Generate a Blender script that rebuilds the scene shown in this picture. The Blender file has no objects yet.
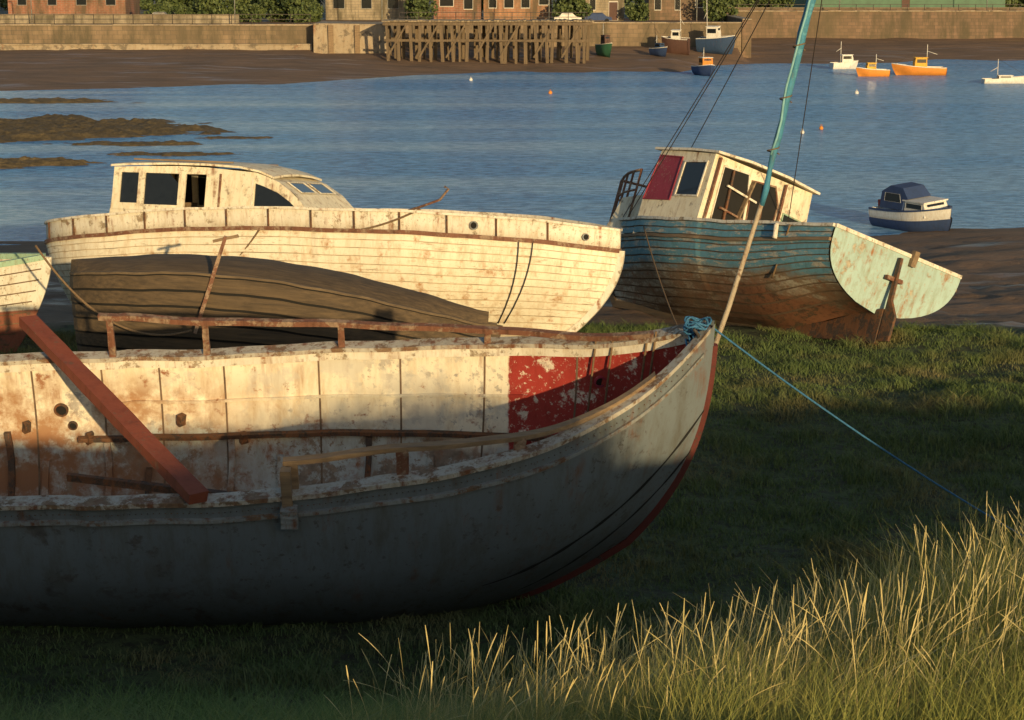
import bpy, math, random
import numpy as np
from mathutils import Vector, Matrix
random.seed(7); np.random.seed(7)
R=math.radians
sc=bpy.context.scene
COL=sc.collection
# ---------------------------------------------------------------- helpers
def link(o,parent=None):
    COL.objects.link(o)
    if parent is not None: o.parent=parent
    return o
def tag(o,label,cat,group=None,kind=None):
    o["label"]=label; o["category"]=cat
    if group: o["group"]=group
    if kind: o["kind"]=kind
    return o
def empty(name,label,cat,loc,rot=(0,0,0),group=None):
    o=bpy.data.objects.new(name,None); o.location=loc; o.rotation_euler=rot
    o.empty_display_size=.3
    link(o); return tag(o,label,cat,group)
def mesh(name,verts,faces,mats,parent=None,smooth=False,idx=None):
    me=bpy.data.meshes.new(name)
    me.from_pydata([tuple(v) for v in verts],[],faces)
    if not isinstance(mats,(list,tuple)): mats=[mats]
    for m in mats: me.materials.append(m)
    if idx is not None: me.polygons.foreach_set('material_index',idx)
    if smooth: me.polygons.foreach_set('use_smooth',[True]*len(me.polygons))
    me.update()
    return link(bpy.data.objects.new(name,me),parent)
class G:
    """geometry accumulator"""
    def __init__(s): s.v=[];s.f=[];s.i=[]
    def add(s,v,f,i=0):
        n=len(s.v); s.v+= [Vector(a) for a in v]; s.f+=[[k+n for k in q] for q in f]; s.i+=(i if isinstance(i,list) else [i]*len(f))
    def box(s,x0,x1,y0,y1,z0,z1,i=0):
        s.add([(x0,y0,z0),(x1,y0,z0),(x1,y1,z0),(x0,y1,z0),(x0,y0,z1),(x1,y0,z1),(x1,y1,z1),(x0,y1,z1)],
              [(3,2,1,0),(4,5,6,7),(0,1,5,4),(1,2,6,5),(2,3,7,6),(3,0,4,7)],i)
    def loft(s,secs,i=0,closed=True,cap=True,rowi=None):
        n=len(secs[0]); v=[p for q in secs for p in q]; f=[]; ii=[]
        for a in range(len(secs)-1):
            for b in range(n if closed else n-1):
                c=(b+1)%n
                f.append((a*n+b,a*n+c,(a+1)*n+c,(a+1)*n+b)); ii.append(rowi[b] if rowi else i)
        if cap and closed:
            f.append(tuple(range(n))[::-1]); f.append(tuple(range((len(secs)-1)*n,len(secs)*n))); ii+=[i,i]
        s.add(v,f,ii)
    def beam(s,p,q,w,h,i=0,seg=5,jit=0.0,up=(0,0,1)):
        p=Vector(p);q=Vector(q);d=(q-p).normalized();u=Vector(up)
        sd=d.cross(u)
        if sd.length<.05: sd=d.cross(Vector((0,1,0)))
        sd.normalize(); u=sd.cross(d)
        secs=[]
        for k in range(seg+1):
            c=p.lerp(q,k/seg)
            secs.append([c+sd*(a*w/2+random.uniform(-jit,jit))+u*(b*h/2+random.uniform(-jit,jit)) for a,b in((-1,-1),(1,-1),(1,1),(-1,1))])
        s.loft(secs,i)
    def tube(s,pts,r,i=0,n=6):
        pts=[Vector(p) for p in pts]; secs=[]
        for k,p in enumerate(pts):
            d=(pts[min(k+1,len(pts)-1)]-pts[max(k-1,0)]).normalized()
            a=d.cross(Vector((.13,.27,.95)))
            if a.length<.1:a=d.cross(Vector((1,0,0)))
            a.normalize();b=d.cross(a)
            rr=r[k] if isinstance(r,(list,tuple)) else r
            secs.append([p+(a*math.cos(2*math.pi*j/n)+b*math.sin(2*math.pi*j/n))*rr for j in range(n)])
        s.loft(secs,i)
    def out(s,name,mats,parent=None,smooth=False):
        return mesh(name,s.v,s.f,mats,parent,smooth,s.i)
def beam(name,p,q,w,h,mat,parent=None,seg=6,jit=.004):
    g=G();g.beam(p,q,w,h,0,seg,jit);return g.out(name,mat,parent)
def tube(name,pts,r,mat,parent=None,n=6):
    g=G();g.tube(pts,r,0,n);return g.out(name,mat,parent,True)
def sag(p,q,s,n=24):
    p=Vector(p);q=Vector(q)
    return [p.lerp(q,k/n)-Vector((0,0,s*4*(k/n)*(1-k/n))) for k in range(n+1)]
def sm(x):
    x=max(0,min(1,x)); return x*x*(3-2*x)
# ---------------------------------------------------------------- materials
class N:
    def __init__(s,name,rough=.8):
        s.m=bpy.data.materials.new(name); s.m.use_nodes=True; s.t=s.m.node_tree
        s.b=s.t.nodes['Principled BSDF']; s.b.inputs['Roughness'].default_value=rough
        s.co=s.t.nodes.new('ShaderNodeTexCoord').outputs['Object']
    def put(s,sock,v):
        if isinstance(v,(int,float)): sock.default_value=v
        elif isinstance(v,(tuple,list)): sock.default_value=(*v[:3],1) if len(sock.default_value)==4 else v
        else: s.t.links.new(v,sock)
    def map(s,scale,rot=(0,0,0)):
        n=s.t.nodes.new('ShaderNodeMapping'); n.inputs['Scale'].default_value=scale; n.inputs['Rotation'].default_value=rot
        s.t.links.new(s.co,n.inputs['Vector']); return n.outputs[0]
    def noise(s,scale,detail=8,rough=.6,vec=None,dist=0):
        n=s.t.nodes.new('ShaderNodeTexNoise'); s.t.links.new(vec or s.co,n.inputs['Vector'])
        n.inputs['Scale'].default_value=scale;n.inputs['Detail'].default_value=detail;n.inputs['Roughness'].default_value=rough
        n.inputs['Distortion'].default_value=dist
        return n.outputs['Fac']
    def step(s,f,a,b):
        n=s.t.nodes.new('ShaderNodeMapRange'); n.inputs['From Min'].default_value=a;n.inputs['From Max'].default_value=b
        s.t.links.new(f,n.inputs['Value']); return n.outputs[0]
    def mix(s,f,a,b,mode='MIX'):
        n=s.t.nodes.new('ShaderNodeMixRGB');n.blend_type=mode
        s.put(n.inputs[0],f);s.put(n.inputs[1],a);s.put(n.inputs[2],b);return n.outputs[0]
    def mul(s,a,b,op='MULTIPLY'):
        n=s.t.nodes.new('ShaderNodeMath');n.operation=op;s.put(n.inputs[0],a);s.put(n.inputs[1],b);return n.outputs[0]
    def xyz(s):
        n=s.t.nodes.new('ShaderNodeSeparateXYZ');s.t.links.new(s.co,n.inputs[0]);return n.outputs
    def rand(s):
        return s.t.nodes.new('ShaderNodeNewGeometry').outputs['Random Per Island']
    def bump(s,h,st=.5,dist=.02):
        n=s.t.nodes.new('ShaderNodeBump');n.inputs['Strength'].default_value=st;n.inputs['Distance'].default_value=dist
        s.t.links.new(h,n.inputs['Height']);s.t.links.new(n.outputs[0],s.b.inputs['Normal'])
    def col(s,c): s.put(s.b.inputs['Base Color'],c)
    def rough(s,c): s.put(s.b.inputs['Roughness'],c)
def peelcol(n,base,under,rust,k=.42,scale=3.,rk=.55,zs=.12,st3=(1,1,1)):
    """peeling paint: base paint, undercoat/bare patches, rust streaks, small chips"""
    vec=n.map(st3) if st3!=(1,1,1) else None
    a=n.noise(scale,14,.72,vec,dist=.2)
    m=n.step(a,k+.015,k-.03)
    fine=n.noise(scale*5.5,8,.7,vec)
    big=n.noise(scale*.3,4,.6)
    chips=n.mul(n.step(fine,.415,.385),n.step(big,.62,.42))
    tone=n.noise(scale*.35,5,.6)
    b=n.mix(n.step(tone,.3,.7),[c*.80 for c in base],base)
    grime=n.noise(scale*2.5,8,.75,n.map((1.3,1.3,.3)))
    b=n.mix(n.mul(n.step(grime,.47,.70),.75),b,[base[0]*.60,base[1]*.48,base[2]*.35])
    u=n.mix(n.step(n.noise(scale*5,6,.7),.35,.65),under,[c*.55 for c in under])
    c=n.mix(n.mul(m,chips,'MAXIMUM'),b,u)
    st=n.noise(scale*1.3,8,.65,n.map((1.6,1.6,zs)))
    sp=n.noise(scale*2.2,10,.7)
    r=n.mul(n.step(st,rk,rk+.14),n.step(sp,.42,.56))
    return n.mix(r,c,rust), a
def peel(name,base,under,rust=(.20,.07,.022),k=.42,scale=3.,rk=.55,rough=.75,zs=.12,bd=.006,st3=(1,1,1)):
    n=N(name,rough); c,a=peelcol(n,base,under,rust,k,scale,rk,zs,st3); n.col(c)
    n.bump(n.mul(n.step(a,k-.03,k+.03),n.noise(scale*9,4),'ADD'),.6,bd); return n.m
def wood(name,a,b,ax=0,scale=3,rough=.85):
    n=N(name,rough); s=[14,14,14]; s[ax]=.8
    f=n.noise(scale*.5,10,.65,n.map(s)); g=n.noise(scale,6,.6)
    c=n.mix(n.step(f,.32,.68),a,b); c=n.mix(n.mul(n.step(g,.5,.75),.6),c,[x*.4 for x in a]); n.col(c); n.bump(f,.7,.012); return n.m
def plain(name,c,rough=.6,var=.25,scale=8,metal=0):
    n=N(name,rough); f=n.noise(scale,6,.65); n.col(n.mix(n.step(f,.35,.65),[x*(1-var) for x in c],c)); n.b.inputs['Metallic'].default_value=metal
    n.bump(f,.3,.005); return n.m
cream=peel('cream_paint',(.82,.75,.57),(.46,.38,.27),k=.41,scale=2.8,rk=.54)
hullwhite=peel('hull_white_paint',(.86,.79,.62),(.60,.48,.32),(.38,.18,.06),k=.385,scale=2.0,rk=.54,zs=.9,st3=(.6,.6,3.5))
whitetrim=peel('white_trim',(.80,.75,.63),(.42,.33,.22),(.26,.10,.035),k=.42,scale=3.4,rk=.54)
rustrail=peel('rust_red_rail',(.20,.085,.048),(.34,.23,.15),(.10,.04,.02),k=.48,scale=5,rk=.5)
rustdark=peel('dark_rust',(.16,.075,.035),(.08,.055,.04),k=.5,scale=6,rk=.5)
redplank=peel('red_oxide_plank',(.25,.062,.028),(.22,.10,.055),(.10,.035,.018),k=.38,scale=3,rk=.57)
railwood=wood('rail_wood',(.30,.21,.12),(.15,.10,.06))
darkwood=wood('dark_planks',(.125,.085,.046),(.05,.036,.023))
greytrim=peel('grey_trim',(.27,.29,.285),(.24,.15,.09),(.16,.065,.03),k=.44,scale=4,rk=.49)
worntrim=peel('worn_cream_trim',(.50,.47,.40),(.26,.17,.10),(.18,.07,.03),k=.46,scale=4,rk=.48)
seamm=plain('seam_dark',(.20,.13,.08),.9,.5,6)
seamh=plain('plank_seam_shade',(.60,.48,.33),.9,.6,2)  # shade under the white plank laps, put into the seam colour
rubble=plain('bilge_rubble',(.16,.14,.12),.9,.6,3)
glass=plain('dark_glass',(.015,.018,.02),.12,.2)
black=plain('black_void',(.012,.011,.01),.9)
ropeb=plain('blue_rope',(.04,.17,.33),.7,.5,40)
roper=plain('brown_rope',(.20,.13,.07),.9,.4,40)
wirem=plain('wire',(.05,.04,.035),.7)
def zonemat(name,fn,rough=.75):
    n=N(name,rough); c,h=fn(n); n.col(c); n.bump(h,.6,.006); return n.m
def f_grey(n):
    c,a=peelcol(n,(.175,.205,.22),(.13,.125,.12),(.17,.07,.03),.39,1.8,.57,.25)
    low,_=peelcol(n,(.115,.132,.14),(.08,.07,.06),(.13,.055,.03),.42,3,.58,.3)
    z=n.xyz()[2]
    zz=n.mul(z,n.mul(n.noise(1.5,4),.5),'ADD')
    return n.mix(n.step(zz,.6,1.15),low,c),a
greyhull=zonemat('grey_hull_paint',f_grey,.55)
def f_lin(n):
    c,a=peelcol(n,(.86,.79,.62),(.54,.49,.42),(.30,.12,.05),.43,1.6,.54,.2)
    gp=n.noise(.9,8,.7); c=n.mix(n.mul(n.step(gp,.53,.58),.6),c,(.52,.50,.44))
    rs=n.noise(3.2,9,.7); c=n.mix(n.step(rs,.59,.65),c,(.28,.11,.05))
    r,_=peelcol(n,(.36,.035,.025),(.80,.70,.56),(.14,.03,.02),.42,3.4,.62,.3)
    lo,_=peelcol(n,(.50,.53,.50),(.32,.24,.17),(.26,.11,.05),.48,2.2,.48,.4)
    X,Y,Z=n.xyz()
    ls=n.noise(1.6,8,.7); wl=n.mul(n.step(X,7.0,5.2),n.step(ls,.42,.56)); 
    lo=n.mix(wl,lo,(.26,.12,.055))
    c=n.mix(n.mul(wl,n.step(Z,1.65,1.35)),c,(.36,.20,.10))
    c=n.mix(n.step(n.mul(Z,n.mul(n.noise(1.3,6),.6),'ADD'),1.30,1.15),c,lo)
    return n.mix(n.step(n.mul(X,n.mul(n.noise(9,6),.06),'ADD'),9.45,9.47),c,r),a
lining=zonemat('lining_paint',f_lin)
def f_blue(n):
    b,a=peelcol(n,(.14,.33,.42),(.54,.50,.40),(.20,.09,.04),.46,2.6,.58,1,(.5,.5,2.6))
    br,_=peelcol(n,(.26,.19,.12),(.50,.44,.33),(.24,.11,.05),.48,2.8,.50,1,(.5,.5,2.6))
    X,Y,Z=n.xyz()
    z=n.mul(Z,n.mul(n.noise(1.1,6,.6,n.map((.6,1,3))),.7),'ADD')
    c=n.mix(n.step(z,1.08,1.26),br,b)
    orr,_=peelcol(n,(.25,.11,.055),(.12,.08,.045),(.08,.035,.02),.45,3,.5,1)
    return n.mix(n.mul(n.step(z,1.05,.8),n.step(X,6.0,2.5)),c,orr),a
bluehull=zonemat('blue_hull_paint',f_blue)
transom_m=peel('transom_green_paint',(.42,.58,.54),(.48,.42,.30),(.30,.14,.05),k=.42,scale=2.4,rk=.54,zs=.3)
def f_left(n):
    w,a=peelcol(n,(.70,.68,.58),(.4,.33,.22),(.2,.08,.03),.38,3,.56,1)
    r,_=peelcol(n,(.24,.08,.045),(.14,.08,.05),(.1,.04,.02),.42,3,.56,1)
    return n.mix(n.step(n.xyz()[2],.95,.92),w,r),a
lefthull=zonemat('white_red_hull',f_left)
palegreen=peel('pale_green_paint',(.32,.48,.34),(.3,.25,.18),k=.38,scale=4)
maroon=peel('maroon_paint',(.28,.03,.06),(.4,.3,.25),k=.37,scale=4,rk=.62)
keelred=peel('dark_keel_red',(.12,.025,.02),(.07,.045,.035),k=.42,scale=4,rk=.6)
bluewrap=peel('blue_sail_wrap',(.05,.23,.36),(.10,.33,.43),(.10,.12,.12),k=.45,scale=5,rk=.6)
polem=peel('pale_pole',(.45,.38,.28),(.25,.15,.09),k=.45,scale=6)
# ---------------------------------------------------------------- terrain
def vn(x,y,seed):
    xi=np.floor(x);yi=np.floor(y);fx=x-xi;fy=y-yi
    fx=fx*fx*(3-2*fx);fy=fy*fy*(3-2*fy)
    def h(a,b):
        s=np.sin(a*127.1+b*311.7+seed*17.3)*43758.5453
        return s-np.floor(s)
    return (h(xi,yi)*(1-fx)+h(xi+1,yi)*fx)*(1-fy)+(h(xi,yi+1)*(1-fx)+h(xi+1,yi+1)*fx)*fy
def fbm(x,y,o=4,seed=1):
    t=0;a=.5;s=0
    for k in range(o):
        t=t+a*vn(x*2**k+k*5.1,y*2**k+k*3.7,seed+k);s+=a;a*=.5
    return t/s-.5
_y=np.arange(-20,140,.1)
_z=np.interp(_y,[-20,0.3,1.6,3,8,13,16,22,30,36,40,52,67,80,140],[7.66,7.66,7.58,7.22,5.85,3.9,2.95,2.72,2.75,2.6,2.15,1.05,0,-1.0,-1.5])
_k=np.exp(-np.linspace(-2,2,17)**2);_k/=_k.sum()
_z=np.convolve(np.pad(_z,8,mode='edge'),_k,mode='valid')
def yshore(x): return np.interp(x,[-60,-44,-20,-6,16,20,50,120],[146,152,165,180,182,196,208,214])
def ywall(x): return np.interp(x,[-1e4,-20.5,-20,24,25,1e4],[200,200,205,205,231,231])
def quay(x): return np.where(x<24.5,3.75,4.5)
def gz(x,y):
    x=np.asarray(x,float);y=np.asarray(y,float)
    z=np.interp(y,_y,_z)
    w=np.clip((75-y)/25,0,1)
    z=z+w*(fbm(x*.5,y*.5,4,3)*.30+fbm(x*2.5,y*2.5,3,9)*.12)
    z=z+.58*np.exp(-((x-3.2)/1.8)**2-((y-9.8)/2.1)**2)
    z=z-.22*np.exp(-((x-6)/2.8)**2-((y-.5)/3.5)**2)  # dip in the unseen crest, shaped to let low sun onto the grass
    z=z+.42*np.clip((x-11)/6,0,1)*np.clip((y-44)/12,0,1)*np.clip((77-y)/9,0,1)
    mz=np.clip((y-40)/4,0,1)*np.clip((80-y)/8,0,1)
    z=z+mz*(np.abs(fbm(x*.35+y*.1,y*.9,4,44))*-.22+fbm(x*1.2,y*1.6,3,45)*.12+.03)
    ys=yshore(x)+fbm(x*.15,y*0+3,3,5)*9; yw=ywall(x)
    zf=np.clip((y-ys)/(yw-ys+.01),-1,1)*1.5+fbm(x*.3,y*.3,4,8)*.35*np.clip((y-ys)/8,0,1)
    z=np.where(y>120,np.maximum(-1.5,zf),z)
    z=np.where(y>yw+.5,quay(x),z)
    return z
def z1(x,y): return float(gz(x,y))
xs=np.concatenate([[-1500,-800,-400,-200,-130],np.arange(-90,-14,1.5),np.arange(-14,14,.22),np.arange(14,28,.4),np.arange(28,90,1.5),[130,200,400,800,1500]])
ysn=np.concatenate([[-600,-200,-80,-40,-20,-12,-8],np.arange(-5,46,.22),np.arange(46,84,.4),np.arange(84,140,6),np.arange(140,194,1.2),np.arange(194,236,.5),[240,260,300,400,700,1500,3000]])
X,Y=np.meshgrid(xs,ysn); Z=gz(X,Y)
nv=X.size; nx=len(xs); ny=len(ysn)
idx=np.arange(nv).reshape(ny,nx)
F=np.stack([idx[:-1,:-1],idx[:-1,1:],idx[1:,1:],idx[1:,:-1]],-1).reshape(-1,4)
def npmesh(name,V,F,mat,smooth=False):
    me=bpy.data.meshes.new(name); me.vertices.add(len(V)); me.vertices.foreach_set('co',V.astype(np.float32).ravel())
    k=F.shape[1]; me.loops.add(F.size); me.loops.foreach_set('vertex_index',F.astype(np.int32).ravel())
    me.polygons.add(len(F)); me.polygons.foreach_set('loop_start',np.arange(0,F.size,k,dtype=np.int32))
    me.polygons.foreach_set('loop_total',np.full(len(F),k,dtype=np.int32))
    if smooth: me.polygons.foreach_set('use_smooth',np.ones(len(F),dtype=bool))
    me.materials.append(mat); me.update(); me.validate()
    return link(bpy.data.objects.new(name,me))
n=N('ground_mat',.9); gx,gy,gzz=n.xyz()
gr=n.mix(n.step(n.noise(.9,8,.65),.38,.62),(.055,.075,.028),(.10,.12,.045))
gr=n.mix(n.step(n.noise(6,6,.7),.45,.6),gr,(.045,.042,.024))
mud=n.mix(n.step(n.noise(.35,8,.6,n.map((.5,1.6,1))),.35,.65),(.15,.098,.062),(.24,.15,.092))
mud=n.mix(n.mul(n.step(n.noise(2.5,8,.7,n.map((.6,1.4,1))),.5,.68),.45),mud,(.08,.055,.038))
ye=n.mul(gy,n.mul(n.noise(.4,6,.6),6),'ADD')
g1=n.step(ye,40.6,41.6)
far=n.step(gy,236,242)
fl=n.mix(n.step(n.noise(.12,5),.4,.6),(.10,.10,.05),(.16,.14,.11))
c=n.mix(g1,gr,mud); n.col(n.mix(far,c,fl))
n.rough(n.mix(g1,(.95,)*3,n.mix(n.step(n.noise(.3,5,.6,n.map((.35,1.8,1))),.54,.62),(.9,)*3,(.38,)*3)))
n.b.inputs['Specular IOR Level'].default_value=.3
n.bump(n.noise(5,8,.7),.8,.08)
o=npmesh('ground',np.stack([X.ravel(),Y.ravel(),Z.ravel()],-1),F,n.m,True); tag(o,'marsh and brown tidal mud sloping down to an estuary','ground',kind='structure')
# water
n=N('water_mat',.25)
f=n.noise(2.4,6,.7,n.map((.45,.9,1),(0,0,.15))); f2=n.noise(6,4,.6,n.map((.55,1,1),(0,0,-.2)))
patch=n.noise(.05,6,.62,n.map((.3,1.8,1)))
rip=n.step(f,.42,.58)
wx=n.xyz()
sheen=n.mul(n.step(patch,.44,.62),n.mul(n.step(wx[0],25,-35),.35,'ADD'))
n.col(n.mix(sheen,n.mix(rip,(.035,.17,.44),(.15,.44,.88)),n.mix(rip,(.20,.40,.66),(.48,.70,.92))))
n.b.inputs['IOR'].default_value=1.33; n.b.inputs['Specular IOR Level'].default_value=.36
h=n.mul(f,n.mul(f2,.35),'ADD')
n.bump(h,1.0,.6)
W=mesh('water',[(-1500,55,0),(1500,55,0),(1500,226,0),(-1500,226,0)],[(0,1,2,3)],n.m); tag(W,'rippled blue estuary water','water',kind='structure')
# shoals
n=N('shoal_mat',.85); f=n.noise(2.2,10,.75)
n.col(n.mix(n.step(f,.36,.64),(.055,.042,.022),(.17,.125,.06))); n.bump(f,1,.35); shm=n.m
def shoal(cx,cy,rx,ry,h,seed,nm='rocky_shoal'):
    a=np.linspace(-1.3,1.3,320);b=np.linspace(-1.3,1.3,150);A,B=np.meshgrid(a,b)
    r=np.sqrt(A**2+B**2)+fbm(A*4,B*4,5,seed)*1.3
    Xx=cx+A*rx;Yy=cy+B*ry
    rock=np.abs(fbm(Xx*.9,Yy*1.5,5,seed+2))*2+np.clip(fbm(Xx*3,Yy*3,3,seed+9),0,1)*.6
    Zz=np.clip((1-r)*2.6,-.6,1)*h*.65+np.clip((1-r)*3,0,1)*(rock-.35)*h*.6-.05
    id=np.arange(A.size).reshape(A.shape)
    Fq=np.stack([id[:-1,:-1],id[:-1,1:],id[1:,1:],id[1:,:-1]],-1).reshape(-1,4)
    o=npmesh(nm,np.stack([Xx.ravel(),Yy.ravel(),Zz.ravel()],-1),Fq,shm,False)
    tag(o,'low weed-covered rocky shoal exposed at low tide','shoal',kind='structure')
shoal(-33,116,14,9,.62,11); shoal(-24,115,6,5,.45,12); shoal(-28,95,6.5,2.2,.40,14); shoal(-18,100,3.5,1.0,.2,15); shoal(-21,106,4,1.2,.22,16)
shoal(-16,110,2.5,.8,.16,17); shoal(-37,141,10,2.2,.3,18)
# ---------------------------------------------------------------- grass
def grass(name,P,h,w,az,lean,S,mat,prof=None):
    Nn=len(P); d=np.stack([np.cos(az),np.sin(az),np.zeros(Nn)],-1); pz=np.random.rand(Nn)*6.28
    pr=np.stack([np.cos(pz),np.sin(pz),np.zeros(Nn)],-1)
    V=np.zeros((Nn,S+1,2,3))
    for s in range(S+1):
        t=s/S; c=P+d*(lean*t**2.2)[:,None]; c=c.copy(); c[:,2]+=h*(t-.35*np.minimum(1.2,(lean/h))*t**3)
        ww=w*((1-t)*.9+.1 if prof is None else prof(t))
        V[:,s,0]=c-pr*ww[:,None]/2; V[:,s,1]=c+pr*ww[:,None]/2
    base=np.arange(Nn)[:,None]*(2*(S+1)); q=[]
    for s in range(S): q.append(base+np.array([[2*s,2*s+1,2*s+3,2*s+2]]))
    Fq=np.stack(q,1).reshape(-1,4)
    return npmesh(name,V.reshape(-1,3),Fq,mat)
def gmat(name,a,b,c):
    n=N(name,.7); r=n.rand(); k=n.mix(r,a,b); k=n.mix(n.step(n.noise(.6,5),.5,.68),k,c); n.col(k)
    n.b.inputs['Specular IOR Level'].default_value=.25
    return n.m
M=330000
y=14+ (np.random.rand(M)**.8)*26; x=(np.random.rand(M)*2-1)*(y*.29+1)
cl=fbm(x*1.9,y*1.9,4,21)
keep=(cl+.14+np.random.rand(M)*.25>0.08)&(y+fbm(x*.5,y*.5,3,4)*5<37.0); x=x[keep];y=y[keep];cl=cl[keep]
hh=(.035+.07*np.random.rand(len(x)))*(1+8.5*np.clip(cl-.02,0,1)+1.2*np.clip(fbm(x*.5,y*.5,3,33),0,1))
o=grass('marsh_grass',np.stack([x,y,gz(x,y)-.01],-1),hh,np.full(len(x),.014),np.random.rand(len(x))*6.28,hh*.6,2,gmat('marsh_blades',(.06,.10,.03),(.13,.17,.055),(.17,.15,.065)))
tag(o,'short dark green salt marsh turf','grass',kind='stuff')
M=70000
y=5+np.random.rand(M)*10.5; x=(np.random.rand(M)*2-1)*(y*.3+.8)
hh=(.10+.20*np.random.rand(M))*(1+2.0*np.clip(fbm(x,y,3,5)+.2,0,1))
o=grass('bank_grass',np.stack([x,y,gz(x,y)-.01],-1),hh,np.full(M,.008),np.random.rand(M)*6.28,hh*.8,3,gmat('bank_blades',(.07,.13,.03),(.16,.22,.055),(.22,.22,.08)))
tag(o,'rough green grass on the bank slope','grass',kind='stuff')
M=105000
u=np.random.rand(M)**.72; x=-1.4+u*5.6; y=7.0+np.random.rand(M)*5.0
hh=(.28+.62*np.random.rand(M)**1.2)*(.48+.60*np.clip((x+.3)/2.6,0,1))*(1+.9*fbm(x*1.3,y*1.3,3,7))
tallm=gmat('tall_blades',(.13,.17,.04),(.40,.38,.10),(.50,.40,.13))
o=grass('tall_grass',np.stack([x,y,gz(x,y)-.01],-1),hh,np.full(M,.0042),np.random.normal(.4,1.5,M),hh*(.15+.65*np.random.rand(M)),6,tallm)
tag(o,'tall sunlit golden green grass blades','grass',kind='stuff')
M=6500
u=np.random.rand(M)**.66; x=-.7+u*4.9; y=7.4+np.random.rand(M)*4.2
hh=(.50+.55*np.random.rand(M))*(.74+.36*np.clip((x)/2.4,0,1))
o=grass('seed_stalks',np.stack([x,y,gz(x,y)-.01],-1),hh,np.full(M,.0048),np.random.normal(.4,1.4,M),hh*(.06+.55*np.random.rand(M)**1.6),14,gmat('seed_blades',(.40,.34,.14),(.64,.52,.24),(.46,.37,.15)),
   lambda t:(.36 if t<.82 else .36+.90*math.sin(min(1,(t-.82)/.18)*math.pi*.93)))
tag(o,'tall dry grass stalks with seed heads','grass',kind='stuff')
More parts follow.
